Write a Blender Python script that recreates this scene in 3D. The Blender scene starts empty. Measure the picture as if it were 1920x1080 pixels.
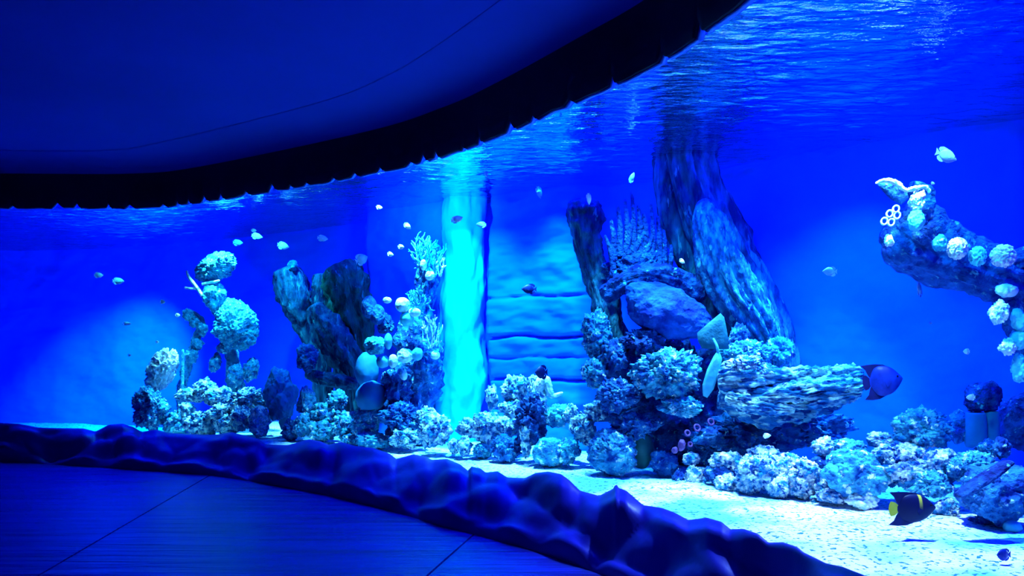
import bpy, math, random
from math import pi, sin, cos, radians as R
from mathutils import Vector, Matrix, Euler, noise

# ------------------------------------------------------------------ camera, world, lamps, exposure
S = bpy.context.scene
C = S.collection
F, HX, HY, EYE = 1500.0, 960.0, 655.0, 1.5          # focal length and horizon of the photograph, eye height

def P(px, py, d):
    return Vector(((px - HX) / F * d, d, EYE + (HY - py) / F * d))

cam = bpy.data.objects.new('camera', bpy.data.cameras.new('camera'))
C.objects.link(cam); S.camera = cam
cam.location = (0, 0, EYE); cam.rotation_euler = (R(90), 0, 0)
cam.data.sensor_width = 36; cam.data.lens = 36 * F / 1920
cam.data.shift_y = (HY - 540) / 1920; cam.data.clip_start = .05

w = bpy.data.worlds.new('world'); S.world = w; w.use_nodes = True
w.node_tree.nodes['Background'].inputs[0].default_value = (0, .004, .06, 1)
w.node_tree.nodes['Background'].inputs[1].default_value = .12
S.view_settings.view_transform = 'Standard'; S.view_settings.look = 'None'
S.view_settings.gamma = 1; S.view_settings.use_curve_mapping = False
S.view_settings.exposure = 0

LAMP_Z = 3.93
def area(name, x, y, sx, sy, power, col, rz=0, z=LAMP_Z):
    l = bpy.data.lights.new(name, 'AREA'); l.shape = 'RECTANGLE'; l.size = sx; l.size_y = sy
    l.energy = power; l.color = col
    o = bpy.data.objects.new(name, l); C.objects.link(o); o.location = (x, y, z); o.rotation_euler = (0, 0, rz)
def spot(name, src, dst, power, col, deg, blend=.6, rad=.06):
    l = bpy.data.lights.new(name, 'SPOT'); l.energy = power; l.color = col
    l.spot_size = R(deg); l.spot_blend = blend; l.shadow_soft_size = rad
    o = bpy.data.objects.new(name, l); C.objects.link(o); o.location = src
    o.rotation_euler = (Vector(dst) - Vector(src)).to_track_quat('-Z', 'Y').to_euler()

BLUE = (.0, .004, 1.0); CYAN = (.11, .68, 1.0); PURE = (.0, .45, .9); AZURE = (0, .16, 1.0); SANDY = (.34, .74, 1.0); TEAL = (.02, .50, .9)
# strip lamps of the tank, hung above the water
area('tank_lamp', -6.9, 13.6, 2.4, 2.6, 300, BLUE)
area('tank_lamp', -2.2, 11.2, 2.2, 1.6, 85, BLUE, R(-35))
area('tank_lamp', .5, 8.7, 2.4, 1.8, 220, BLUE, R(-45))
area('tank_lamp', 2.4, 6.6, 2.4, 2.0, 250, BLUE, R(-50))
area('tank_lamp', 3.6, 3.6, 2.0, 2.6, 180, BLUE)
def over(px, d, z=3.9): return ((px - HX) / F * d, d, z)
spot('sand_spot', over(1640, 5.1), P(1580, 985, 5.2), 1500, SANDY, 66)
spot('sand_spot', over(1290, 6.9), P(1290, 915, 6.9), 900, SANDY, 50)
spot('reef_spot', over(960, 8.6), P(950, 800, 8.8), 2800, CYAN, 50)
spot('reef_spot', over(430, 11.5), P(425, 765, 11.8), 3000, CYAN, 46)
spot('reef_spot', over(750, 9.2), P(755, 690, 9.9), 2500, CYAN, 50)
spot('reef_spot', over(1560, 6.9), P(1490, 770, 7.2), 1300, CYAN, 52)
spot('reef_spot', over(1180, 7.3), P(1180, 720, 7.8), 700, CYAN, 56)
spot('reef_spot', over(1830, 5.4), P(1800, 460, 5.8), 300, CYAN, 70)
spot('reef_spot', over(480, 10.5), P(500, 620, 11.8), 800, TEAL, 70, 1)  # added frontal fill for the left corals, not a lamp of the tank
spot('reef_spot', over(230, 11.6, 3.4), P(240, 620, 11.8), 200, TEAL, 70, 1)  # added low fill that lifts the pale fish at far left
spot('reef_spot', over(1600, 4.6, 3.3), P(1840, 810, 6.5), 420, TEAL, 40, 1)  # fill put under the water to brighten the shadowed barrels, no real fixture
spot('reef_spot', over(1250, 6.3), P(1290, 560, 8.0), 420, TEAL, 70, 1)
spot('pillar_spot', over(860, 8.9), P(868, 620, 10.4), 1700, PURE, 60, 1)
spot('wall_spot', over(1020, 8.6), P(1020, 800, 10.2), 2100, PURE, 56, 1)
spot('wall_spot', over(765, 9.7, 3.38), P(780, 430, 10.9), 300, AZURE, 75, 1)
spot('wall_spot', over(830, 9.5, 3.35), P(838, 420, 10.7), 240, (0, .15, 1), 110, 1)  # extra fill below the surface, added to brighten the upper pillar
spot('wall_spot', over(190, 12.6, 3.2), P(235, 740, 15.2), 4600, (0, .30, 1), 62, 1)
spot('wall_spot', over(1560, 6.7, 3.4), P(1590, 760, 7.9), 900, AZURE, 80, 1)

# ------------------------------------------------------------------ helpers
def sm(a, b, x):
    t = min(1, max(0, (x - a) / (b - a))); return t * t * (3 - 2 * t)
def lerp(a, b, t): return a + (b - a) * t
def interp(tab, x):
    if x <= tab[0][0]: return tab[0][1]
    for (x0, y0), (x1, y1) in zip(tab, tab[1:]):
        if x <= x1: return lerp(y0, y1, (x - x0) / (x1 - x0))
    return tab[-1][1]
def catmull(pts, n):
    out = []; m = len(pts) - 1
    for i in range(n + 1):
        t = i / n * m; k = min(int(t), m - 1); f = t - k
        p0, p1, p2, p3 = pts[max(k - 1, 0)], pts[k], pts[k + 1], pts[min(k + 2, m)]
        out.append(.5 * ((2 * p1) + (p2 - p0) * f + (2 * p0 - 5 * p1 + 4 * p2 - p3) * f * f + (3 * p1 - p0 - 3 * p2 + p3) * f ** 3))
    return out
def fbm(p, o=4): return noise.fractal(p, 1.0, 2.0, o, noise_basis='PERLIN_ORIGINAL')
def f1(p): return noise.voronoi(p)[0][0]

def link(name, verts, faces, mat, parent=None, loc=None, smooth=True):
    me = bpy.data.meshes.new(name)
    me.from_pydata([tuple(v) for v in verts], [], faces); me.update()
    if smooth: me.polygons.foreach_set('use_smooth', [True] * len(me.polygons))
    if mat: me.materials.append(mat)
    o = bpy.data.objects.new(name, me); C.objects.link(o)
    if parent: o.parent = parent
    if loc is not None: o.location = loc
    return o
def tag(o, label=None, cat=None, group=None, kind=None):
    if label: o['label'] = label
    if cat: o['category'] = cat
    if group: o['group'] = group
    if kind: o['kind'] = kind
    return o
def empty(name, loc, label, cat, group=None):
    o = bpy.data.objects.new(name, None); C.objects.link(o); o.location = loc
    o.empty_display_size = .1
    return tag(o, label, cat, group)
def grid_faces(n, m, closed=False, off=0):
    f = []
    for i in range(n - 1):
        for j in range(m if closed else m - 1):
            a, b = off + i * m + j, off + i * m + (j + 1) % m
            f.append((a, b, b + m, a + m))
    return f
_ico = {}
def ico(sub):
    if sub not in _ico:
        import bmesh
        bm = bmesh.new(); bmesh.ops.create_icosphere(bm, subdivisions=sub, radius=1)
        bm.verts.ensure_lookup_table()
        _ico[sub] = ([v.co.copy() for v in bm.verts], [tuple(v.index for v in f.verts) for f in bm.faces]); bm.free()
    return _ico[sub]

# ------------------------------------------------------------------ materials
def material(name, c1, c2, scale=6, lo=.4, hi=.6, rough=.8, bump=.4, bscale=None, c3=None, c3scale=30, c3lo=.62, stretch=(1, 1, 1), spec=.2, detail=8, dist=.02):
    m = bpy.data.materials.new(name); m.use_nodes = True
    nt = m.node_tree; N = nt.nodes; L = nt.links; b = N['Principled BSDF']
    tc = N.new('ShaderNodeTexCoord'); mp = N.new('ShaderNodeMapping'); L.new(tc.outputs['Object'], mp.inputs[0])
    mp.inputs['Scale'].default_value = stretch
    nz = N.new('ShaderNodeTexNoise'); nz.inputs['Scale'].default_value = scale; nz.inputs['Detail'].default_value = detail
    L.new(mp.outputs[0], nz.inputs['Vector'])
    cr = N.new('ShaderNodeValToRGB'); L.new(nz.outputs[0], cr.inputs[0])
    cr.color_ramp.elements[0].position = lo; cr.color_ramp.elements[1].position = hi
    cr.color_ramp.elements[0].color = (*c1, 1); cr.color_ramp.elements[1].color = (*c2, 1)
    col = cr.outputs[0]
    if c3:
        n3 = N.new('ShaderNodeTexNoise'); n3.inputs['Scale'].default_value = c3scale; n3.inputs['Detail'].default_value = 3
        L.new(mp.outputs[0], n3.inputs['Vector'])
        mr = N.new('ShaderNodeMapRange'); mr.inputs[1].default_value = c3lo; mr.inputs[2].default_value = c3lo + .06
        L.new(n3.outputs[0], mr.inputs[0])
        mx = N.new('ShaderNodeMixRGB'); L.new(mr.outputs[0], mx.inputs[0]); L.new(col, mx.inputs[1]); mx.inputs[2].default_value = (*c3, 1)
        col = mx.outputs[0]
    L.new(col, b.inputs['Base Color'])
    b.inputs['Roughness'].default_value = rough; b.inputs['Specular IOR Level'].default_value = spec
    if bump:
        nb = N.new('ShaderNodeTexNoise'); nb.inputs['Scale'].default_value = bscale or scale * 3; nb.inputs['Detail'].default_value = 6
        L.new(mp.outputs[0], nb.inputs['Vector'])
        bp = N.new('ShaderNodeBump'); bp.inputs['Strength'].default_value = bump; bp.inputs['Distance'].default_value = dist
        L.new(nb.outputs[0], bp.inputs['Height']); L.new(bp.outputs[0], b.inputs['Normal'])
    return m
M = {}
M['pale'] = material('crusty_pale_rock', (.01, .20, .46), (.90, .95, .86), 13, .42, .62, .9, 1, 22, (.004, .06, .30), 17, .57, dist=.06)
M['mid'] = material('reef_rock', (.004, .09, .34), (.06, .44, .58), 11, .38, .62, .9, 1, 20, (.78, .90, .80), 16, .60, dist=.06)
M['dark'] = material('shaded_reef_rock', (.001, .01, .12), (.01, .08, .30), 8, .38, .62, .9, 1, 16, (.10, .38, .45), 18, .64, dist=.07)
M['blue'] = material('blue_reef_rock', (.001, .03, .24), (.02, .20, .48), 9, .38, .62, .9, 1, 18, (.40, .66, .62), 18, .63, dist=.07)
M['bark'] = material('weathered_wood', (.002, .03, .12), (.03, .20, .30), 10, .40, .62, .9, 1, 18, (.10, .38, .40), 16, .62, (1, 1, .3), dist=.07)
M['barkpale'] = material('pale_weathered_wood', (.002, .05, .22), (.03, .24, .42), 16, .40, .60, .9, 1, 18, (.12, .44, .54), 20, .61, (1, 1, .45), dist=.07)
M['barkgreen'] = material('algae_covered_wood', (.004, .05, .06), (.03, .19, .14), 10, .40, .62, .9, 1, 18, (.08, .34, .30), 16, .62, (1, 1, .35), dist=.07)
M['log'] = material('layered_log', (.01, .17, .42), (.50, .86, .76), 10, .46, .62, .9, 1, 18, (.001, .05, .25), 13, .57, (.55, 1, 1.5), dist=.08)
M['white'] = material('white_coral', (.20, .62, .66), (.95, .96, .86), 14, .34, .54, .8, .6, 40)
M['pink'] = material('pinkish_white_coral', (.40, .52, .62), (.98, .86, .82), 16, .34, .52, .8, .9, 30, dist=.04)
M['teal'] = material('teal_coral', (.004, .18, .40), (.05, .46, .58), 12, .38, .62, .85, 1, 30, (.35, .80, .76), 26, .62, dist=.03)
M['smooth'] = material('smooth_teal_stone', (.004, .12, .30), (.015, .21, .42), 5, .3, .7, .7, .2, 20)
M['green'] = material('dark_green_stone', (.01, .08, .08), (.03, .18, .16), 5, .3, .7, .5, .2, 20)
M['leaf'] = material('pale_leaf', (.03, .40, .52), (.14, .60, .66), 8, .3, .7, .6, .3, 30)
M['fin'] = material('green_shell', (.005, .09, .14), (.015, .16, .22), 9, .3, .7, .7, .4, 30)
M['blueboulder'] = material('blue_smooth_boulder', (.001, .02, .24), (.01, .10, .44), 5, .38, .62, .9, .8, 14, dist=.05)
M['sponge'] = material('blue_finger_coral', (.001, .03, .24), (.008, .12, .44), 12, .36, .64, .8, 1, 26, (.06, .34, .52), 16, .62, dist=.05)
M['sand'] = material('white_coral_sand', (.14, .60, .70), (.92, .88, .82), 1.3, .38, .56, .95, .8, 30, (.02, .18, .30), 27, .56, dist=.05)
M['wall'] = material('painted_blue_rockwork', (.0, .10, .80), (.0, .13, .86), .9, .35, .65, .95, .35, 5, None)
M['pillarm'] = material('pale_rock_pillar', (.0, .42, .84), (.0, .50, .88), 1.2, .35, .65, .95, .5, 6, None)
M['ledge'] = material('dark_sealed_rockwork', (.003, .003, .23), (.007, .007, .32), 2.5, .35, .65, .45, .2, 9, None, spec=.5)
M['floor'] = material('dark_polished_slabs', (.001, .003, .12), (.006, .016, .28), 1.6, .35, .65, .36, .9, 3.0, None, stretch=(.35, 3.2, 1), spec=.9, dist=.04)
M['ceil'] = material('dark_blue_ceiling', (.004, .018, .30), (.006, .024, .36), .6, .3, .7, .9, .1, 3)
M['valance'] = material('black_valance', (.002, .002, .020), (.003, .003, .028), 2, .3, .7, .8, .3, 8)
M['post'] = material('dark_blue_post', (.004, .008, .22), (.006, .012, .28), 2, .3, .7, .6, 0)
M['ripple'] = material('lit_waterline', (.03, .18, .8), (.08, .32, .9), 5, .3, .7, .3, .4, 20)
M['fishpale'] = material('silvery_scales', (.55, .68, .66), (.85, .9, .84), 30, .3, .7, .4, 0)
M['fishyel'] = material('pale_yellow_scales', (.82, .86, .42), (.95, .95, .62), 30, .3, .7, .4, 0)
M['fishdim'] = material('pale_blue_scales', (.08, .30, .50), (.20, .44, .62), 30, .3, .7, .4, 0)
M['fishdark'] = material('navy_scales', (.002, .004, .06), (.004, .006, .10), 20, .3, .7, .5, 0)
M['fishblue'] = material('violet_blue_scales', (.001, .012, .20), (.003, .03, .38), 20, .3, .7, .5, 0)
M['yellow'] = material('yellow_fin', (.85, .62, .02), (.95, .75, .05), 20, .3, .7, .5, 0)
M['eye'] = material('black_eye', (.002, .002, .004), (.002, .002, .004), 5, .3, .7, .2, 0)
M['pinkdim'] = material('pink_polyp', (.08, .03, .16), (.14, .06, .22), 20, .3, .7, .7, 0)

def banded(name, base, edge, band, x0, x1, z0):
    # scale colouring in the fish's own coordinates: a yellow bar across a navy flank
    m = material(name, base, base, 20, .3, .7, .5, 0); nt = m.node_tree; N = nt.nodes; L = nt.links
    tc = N.new('ShaderNodeTexCoord'); sp = N.new('ShaderNodeSeparateXYZ'); L.new(tc.outputs['Object'], sp.inputs[0])
    def mr(sock, a, b):
        r = N.new('ShaderNodeMapRange'); r.interpolation_type = 'SMOOTHSTEP'; r.inputs[1].default_value = a; r.inputs[2].default_value = b
        L.new(sp.outputs[sock], r.inputs[0]); return r.outputs[0]
    def mul(a, b):
        k = N.new('ShaderNodeMath'); k.operation = 'MULTIPLY'; L.new(a, k.inputs[0]); L.new(b, k.inputs[1]); return k.outputs[0]
    f = mul(mul(mr('X', x0 - .004, x0 + .004), mr('X', x1 + .004, x1 - .004)), mr('Z', z0 - .05, z0 + .04))
    mx = N.new('ShaderNodeMixRGB'); L.new(f, mx.inputs[0]); mx.inputs[1].default_value = (*base, 1); mx.inputs[2].default_value = (*band, 1)
    L.new(mx.outputs[0], N['Principled BSDF'].inputs['Base Color'])
    return m

def glassy(name, lo, hi, tint, bump=0):
    # clear when looked through, a mirror at grazing angles (total reflection of the water skin)
    m = bpy.data.materials.new(name); m.use_nodes = True; nt = m.node_tree; N = nt.nodes; L = nt.links
    N.remove(N['Principled BSDF']); out = N['Material Output']
    tr = N.new('ShaderNodeBsdfTransparent'); tr.inputs[0].default_value = (*tint, 1)
    gl = N.new('ShaderNodeBsdfGlossy'); gl.inputs['Roughness'].default_value = .04
    lw = N.new('ShaderNodeLayerWeight'); lw.inputs[0].default_value = .5
    mr = N.new('ShaderNodeMapRange'); mr.inputs[1].default_value = lo; mr.inputs[2].default_value = hi
    mx = N.new('ShaderNodeMixShader')
    if bump:
        nz = N.new('ShaderNodeTexNoise'); nz.inputs['Scale'].default_value = 9; nz.inputs['Detail'].default_value = 3
        tc = N.new('ShaderNodeTexCoord'); mp = N.new('ShaderNodeMapping'); mp.inputs['Scale'].default_value = (.8, 2.2, 1)
        L.new(tc.outputs['Object'], mp.inputs[0]); L.new(mp.outputs[0], nz.inputs['Vector'])
        bp = N.new('ShaderNodeBump'); bp.inputs['Strength'].default_value = bump; bp.inputs['Distance'].default_value = .05
        L.new(nz.outputs[0], bp.inputs['Height']); L.new(bp.outputs[0], gl.inputs['Normal'])
    L.new(lw.outputs['Facing'], mr.inputs[0]); L.new(mr.outputs[0], mx.inputs[0])
    L.new(tr.outputs[0], mx.inputs[1]); L.new(gl.outputs[0], mx.inputs[2]); L.new(mx.outputs[0], out.inputs[0])
    return m
M['water'] = glassy('water_skin', .30, .55, (1, 1, 1), .35)
M['glass'] = glassy('aquarium_glass', .82, 1.6, (1, 1, 1))

# ------------------------------------------------------------------ the setting
GLASS = [(-150, 11.04), (30, 11.04), (260, 11.04), (390, 10.6), (700, 8.92), (850, 8.0), (950, 7.28), (1100, 6.27), (1250, 5.46),
         (1400, 4.57), (1500, 4.05), (1600, 3.5), (1800, 2.6), (2000, 1.95)]
WALL = [(-150, 16), (30, 16), (230, 15.5), (400, 14.5), (700, 12.3), (850, 11.2), (950, 10.6), (1130, 9.8), (1320, 8.9), (1500, 8.1),
        (1640, 7.6), (1760, 7.2), (1900, 6.9), (2050, 6.6)]
def xy(px, d): return Vector(((px - HX) / F * d, d, 0))
gl_pts = [xy(*p) for p in GLASS] + [Vector((1.45, .9, 0)), Vector((1.45, -1.2, 0))]
wl_pts = [xy(*p) for p in WALL] + [Vector((5.4, 4.5, 0)), Vector((5.5, -1.2, 0))]
NU = 480
gl = catmull(gl_pts, NU); wl = catmull(wl_pts, NU)
def gd(px): return interp(GLASS, px)
def wd(px): return interp(WALL, px)
def normal(path, i):
    t = path[min(i + 1, len(path) - 1)] - path[max(i - 1, 0)]; t.normalize()
    return Vector((t.y, -t.x, 0))                     # towards the visitors
WATER_Z = 3.47

# sand bed
def sand_z(x, y): return .3 - .27 * sm(-4.7, -5.9, x) + .03 * fbm(Vector((x * .9, y * .9, 3)), 3)
NV = 60; V = []
for i in range(NU + 1):
    for j in range(NV + 1):
        p = gl[i].lerp(wl[i], j / NV); V.append((p.x, p.y, sand_z(p.x, p.y) + .012 * fbm(Vector((p.x * 6, p.y * 6, 1)), 3)))
tag(link('sand_bed', V, grid_faces(NU + 1, NV + 1), M['sand']), 'pale speckled sand bed along the foot of the glass', 'sand', kind='stuff')

# back wall with a proud panel, a slot and layered strata
def wall_off(px, z):
    o = .10 * sm(728, 738, px) * 0 + .55 * sm(730, 740, px) * (1 - sm(900, 910, px))
    s = sm(938, 950, px) * (1 - sm(1110, 1150, px))
    if s > 0:
        st = 0
        for zc, dep in ((2.15, .05), (1.66, .16), (1.40, .05), (1.12, .16), (.75, .1)):
            wob = .03 * noise.noise(Vector((px * .02, zc * 7, 0)))
            st -= dep * math.exp(-((z - zc - wob) / .022) ** 2) * (.5 + .8 * abs(noise.noise(Vector((px * .03, zc * 3, 5)))))
        st += .07 * noise.noise(Vector((px * .006, z * 3.2, 9))) + .03 * fbm(Vector((px * .02, z * 6, 2)), 3)
        o += s * (.38 + st)
    return o
V = []; ZN = 220
cols = [gl[0].lerp(wl[0], k / 8) for k in range(8)] + wl
for i, p in enumerate(cols):
    px = HX + F * p.x / p.y if p.y > .5 else 3000
    k = max(0, i - 8); n = normal(wl, k) if i >= 8 else Vector((1, 0, 0))
    for j in range(ZN + 1):
        z = -.1 + 4.15 * j / ZN
        q = p + n * (wall_off(px, z) + (.08 - .05 * sm(1350, 1450, px)) * fbm(Vector((p.x * 1.1, p.y * 1.1, z * 1.1)), 5))
        V.append((q.x, q.y, z))
tag(link('wall_back', V, grid_faces(len(cols), ZN + 1), M['wall']), kind='structure')

# bright rock pillar on the back wall
V = []; NA, NZ = 56, 90
for j in range(NZ + 1):
    z = .1 + 3.9 * j / NZ
    c = P(870, 700, 10.55); rr = .27 * (1 + .16 * sm(2.2, 1.2, z))
    cx = c.x - .06 * sm(2.0, 1.4, z)
    for a in range(NA):
        th = 2 * pi * a / NA
        r = rr * (1 + .28 * fbm(Vector((cos(th) * 1.1, sin(th) * 1.1, z * 1.2)), 4) + .05 * fbm(Vector((cos(th) * 4, sin(th) * 4, z * 5)), 3))
        V.append((cx + r * cos(th), c.y + r * sin(th), z))
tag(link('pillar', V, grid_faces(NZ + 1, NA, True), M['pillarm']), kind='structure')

# water skin seen from below
V = []; NW = 150
for i in range(NU + 1):
    for j in range(NW + 1):
        p = gl[i].lerp(wl[i], j / NW)
        z = WATER_Z + .014 * noise.noise(Vector((p.x * 1.2, p.y * 2.4, 0))) + .014 * noise.noise(Vector((p.x * 3.5, p.y * 8, 4))) + .006 * noise.noise(Vector((p.x * 8, p.y * 18, 8)))
        V.append((p.x, p.y, z))
water = tag(link('water_surface', V, grid_faces(NU + 1, NW + 1), M['water']), kind='structure')

# curved glass, two faces
V = []; Fc = []
for i in range(NU + 1):
    n = normal(gl, i)
    for off in (0, .03):
        for z in (.02, 3.62):
            q = gl[i] + n * (.03 + off); V.append((q.x, q.y, z))
for i in range(NU):
    a = i * 4
    Fc += [(a, a + 4, a + 5, a + 1), (a + 2, a + 3, a + 7, a + 6), (a, a + 2, a + 6, a + 4), (a + 1, a + 5, a + 7, a + 3)]
tag(link('window_1', V, Fc, M['glass'], smooth=False), kind='structure')

# black valance with a splashed, toothed lower edge, coved into the ceiling
rng = random.Random(5)
teeth = []; s_acc = 0.0; tpos = .2
arc = [0.0]
for i in range(1, NU + 1): arc.append(arc[-1] + (gl[i] - gl[i - 1]).length)
while tpos < arc[-1]:
    teeth.append((tpos, rng.uniform(.045, .11), rng.uniform(.04, .09))); tpos += rng.uniform(.22, .62)
def tooth(s):
    h = 0
    for c, hh, ww in teeth:
        u = abs(s - c) / ww
        if u < 2.5: h = max(h, hh * max(0, 1 - u) ** 1.3)
    return h + .012 * noise.noise(Vector((s * 5, 0, 2))) + .03 * abs(noise.noise(Vector((s * 1.7, 3, 2))))
fine = catmull(gl_pts, 2400); farc = [0.0]
for i in range(1, len(fine)): farc.append(farc[-1] + (fine[i] - fine[i - 1]).length)
V = []; edge = []
for i, p in enumerate(fine):
    n = normal(fine, i); zb = WATER_Z - .035 + tooth(farc[i])
    edge.append((p + n * .085 + Vector((0, 0, zb)), n))
    prof = [(.07, zb), (.10, zb), (.105, zb + .12), (.11, 3.72), (.12, 3.90), (.22, 3.98), (.45, 4.03), (.8, 4.045)]
    for o_, z in prof:
        q = p + n * o_; V.append((q.x, q.y, z))
vb = tag(link('trim_1', V, grid_faces(len(fine), 8), M['valance']), kind='structure')
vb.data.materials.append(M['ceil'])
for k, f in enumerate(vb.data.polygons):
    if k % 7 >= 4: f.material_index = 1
# thin wet line at the glass, its pale colour stands for light caught there
V = []; Fc = []
for i, (q, n) in enumerate(edge):
    for dz, o_ in ((-.012, 0.0), (.0, .022), (.010, 0.0), (0, -.03)):
        v = q + n * (o_ - .03); V.append((v.x, v.y, q.z + dz - .004))
wlne = link('waterline', V, grid_faces(len(edge), 4, True), M['ripple'], water)

# ceiling and floor of the dark hall
def plane(name, pts, z, mat):
    o = link(name, [(x, y, z) for x, y in pts], [tuple(range(len(pts)))], mat, smooth=False); return tag(o, kind='structure')
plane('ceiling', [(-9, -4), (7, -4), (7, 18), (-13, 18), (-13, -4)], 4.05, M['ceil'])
seams = [((-3.59, 9.45), (-3.14, 5.29)), ((-.34, 6.34), (-.565, 5.29))]
def seam_x(s, y):
    (x0, y0), (x1, y1) = s; return x0 + (x1 - x0) * (y - y0) / (y1 - y0)
V = []; Fc = []
g = .009
edges_ = [lambda y: -12.0, lambda y: seam_x(seams[0], y), lambda y: seam_x(seams[1], y), lambda y: 2.2 + .1 * y]
for k in range(3):
    for y0, y1 in ((-4, 3.2), (3.215, 11.6)):
        a = len(V)
        for y in (y0, y1):
            V += [(edges_[k](y) + g, y, 0), (edges_[k + 1](y) - g, y, 0)]
        V += [(x, y, -.02) for x, y, _ in V[a:a + 4]]
        Fc += [(a, a + 1, a + 3, a + 2), (a, a + 4, a + 5, a + 1), (a + 1, a + 5, a + 7, a + 3), (a + 3, a + 7, a + 6, a + 2), (a + 2, a + 6, a + 4, a)]
a = len(V); V += [(-12, -4, -.02), (4, -4, -.02), (4, 11.6, -.02), (-12, 11.6, -.02)]; Fc.append((a, a + 1, a + 2, a + 3))
tag(link('floor', V, Fc, M['floor'], smooth=False), kind='structure')
def box(name, x0, x1, y0, y1, z0, z1, mat, kind=None, parent=None):
    V = [(x, y, z) for x in (x0, x1) for y in (y0, y1) for z in (z0, z1)]
    o = link(name, V, [(0, 1, 3, 2), (4, 6, 7, 5), (0, 4, 5, 1), (2, 3, 7, 6), (0, 2, 6, 4), (1, 5, 7, 3)], mat, parent, smooth=False)
    if kind: tag(o, kind=kind)
    return o
box('trim_2', -7.03, -6.94, 10.7, 10.84, 0, 4.05, M['post'], 'structure')
box('wall_left', -8.3, -8.2, -4, 11.0, 0, 4.05, M['valance'], 'structure')

# lumpy dark rockwork ledge at the foot of the glass
SIL = [(-150, 797), (0, 793), (36, 795), (73, 802), (109, 803), (157, 804), (179, 810), (204, 797), (230, 795), (251, 802), (266, 811), (292, 806), (317, 813),
       (379, 816), (408, 816), (434, 811), (459, 818), (485, 824), (499, 835), (540, 836), (580, 825), (601, 829), (616, 836), (638, 830), (667, 838),
       (700, 842), (731, 853), (743, 863), (775, 854), (798, 859), (810, 865), (838, 863), (862, 873), (878, 886), (883, 877), (901, 881), (911, 889),
       (933, 886), (951, 898), (984, 899), (1004, 889), (1028, 886), (1052, 891), (1068, 903), (1087, 922), (1123, 932), (1149, 919), (1155, 909), (1160, 917),
       (1174, 922), (1206, 950), (1242, 955), (1265, 964), (1291, 978), (1325, 973), (1353, 981), (1370, 995), (1394, 994), (1421, 1003), (1441, 1020),
       (1468, 1019), (1495, 1028), (1507, 1038), (1548, 1058), (1581, 1065), (1619, 1080), (1700, 1125), (1800, 1195), (2000, 1400), (2150, 1700)]
FOOT = [(-150, 10.75), (0, 10.7), (400, 9.5), (640, 8.04), (830, 6.75), (1000, 5.95), (1130, 5.3), (1300, 4.45), (1500, 3.6), (1700, 2.75), (2000, 1.6), (2150, 1.1)]
V = []; NR = 40; npx = 620
for i in range(npx + 1):
    px = -150 + 2250 * i / npx
    dg = (gd(px) if px < 2000 else 1.95 - (px - 2000) * .0045) - .10; df = interp(FOOT, px)
    dg = max(dg, df + .1)
    dc = lerp(dg, df, .34); zc = EYE - (interp(SIL, px) - HY) / F * dc
    prof = [(dg, .0), (dg - .01, zc * .7), (lerp(dg, df, .15), zc * .94), (dc, zc), (lerp(dg, df, .52), zc * .86), (lerp(dg, df, .70), zc * .62), (lerp(dg, df, .86), zc * .34), (lerp(dg, df, .97), .10), (df, -.01)]
    cv = catmull([Vector((a, b, 0)) for a, b in prof], NR)
    for j, c in enumerate(cv):
        d, z = c.x, c.y; t = j / NR; x = (px - HX) / F * d
        amp = .075 * sm(.38, .55, t) * sm(1.0, .86, t) + .003
        p = Vector((x * 1.7, d * 1.7, z * 3.2))
        b = amp * (2.0 * (.30 - f1(p) ** 2) + .9 * fbm(p * 1.1, 2)) + .004 * fbm(p * 4, 2) * sm(1, .9, t)
        dd = d - b * .7
        V.append(((px - HX) / F * dd, dd, max(z + b * .8 * sm(.36, .5, t), -.01)))
tag(link('rockwork_ledge', V, grid_faces(npx + 1, NR + 1), M['ledge']), 'dark lumpy rockwork ledge running along the foot of the curved glass', 'ledge')

# ------------------------------------------------------------------ builders for the reef
def rock_mesh(w_, h_, dep, seed, style, sub):
    vs, fs = ico(sub); o = Vector((seed * 7.31, seed * 3.77, seed * 1.93)); out = []
    k = 1.5 * max(.8, min(1.8, (w_ / .35) ** .5))
    el = Vector((w_, dep, h_)) / max(w_, h_, dep)
    for v in vs:
        p = Vector((v.x * el.x, v.y * el.y, v.z * el.z)) * k + o
        if style == 'smooth': r = 1 + .10 * fbm(p * .8, 3)
        elif style == 'boulder': r = 1 + .16 * fbm(p * .8, 4) + .03 * fbm(p * 5, 3)
        elif style == 'soft': r = 1 + .30 * fbm(p * .9, 5) + .05 * fbm(p * 5, 3)
        elif style == 'brain':
            q = p * 3.2; r = 1 + .12 * sin(9 * fbm(p * 1.1, 3)) + .04 * fbm(q * 2, 2)
        elif style == 'fan':
            a = math.atan2(v.z, v.x); r = 1 + .16 * fbm(p, 4) + .018 * sin(a * 38 + 4 * fbm(p, 2)) + .05 * fbm(p * 4, 3)
        elif style == 'crag': r = 1 + .42 * noise.ridged_multi_fractal(p * .9, 1, 2, 5, 1, 2) * .5 - .25 + .22 * (.5 - f1(p * 2.2)) + .10 * (.45 - f1(p * 5))
        else: r = 1 + .28 * fbm(p * .8, 3) + .34 * (.45 - f1(p * 1.5)) + .26 * (.4 - f1(p * 3.6)) + .14 * (.4 - f1(p * 8)) + .06 * fbm(p * 7, 3)
        out.append(v * r)
    for ax, s in ((0, w_), (1, dep), (2, h_)):
        lo = min(v[ax] for v in out); hi = max(v[ax] for v in out)
        for v in out: v[ax] = (v[ax] - (lo + hi) / 2) * s / (hi - lo)
    return out, fs
_seed = [0]
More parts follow.
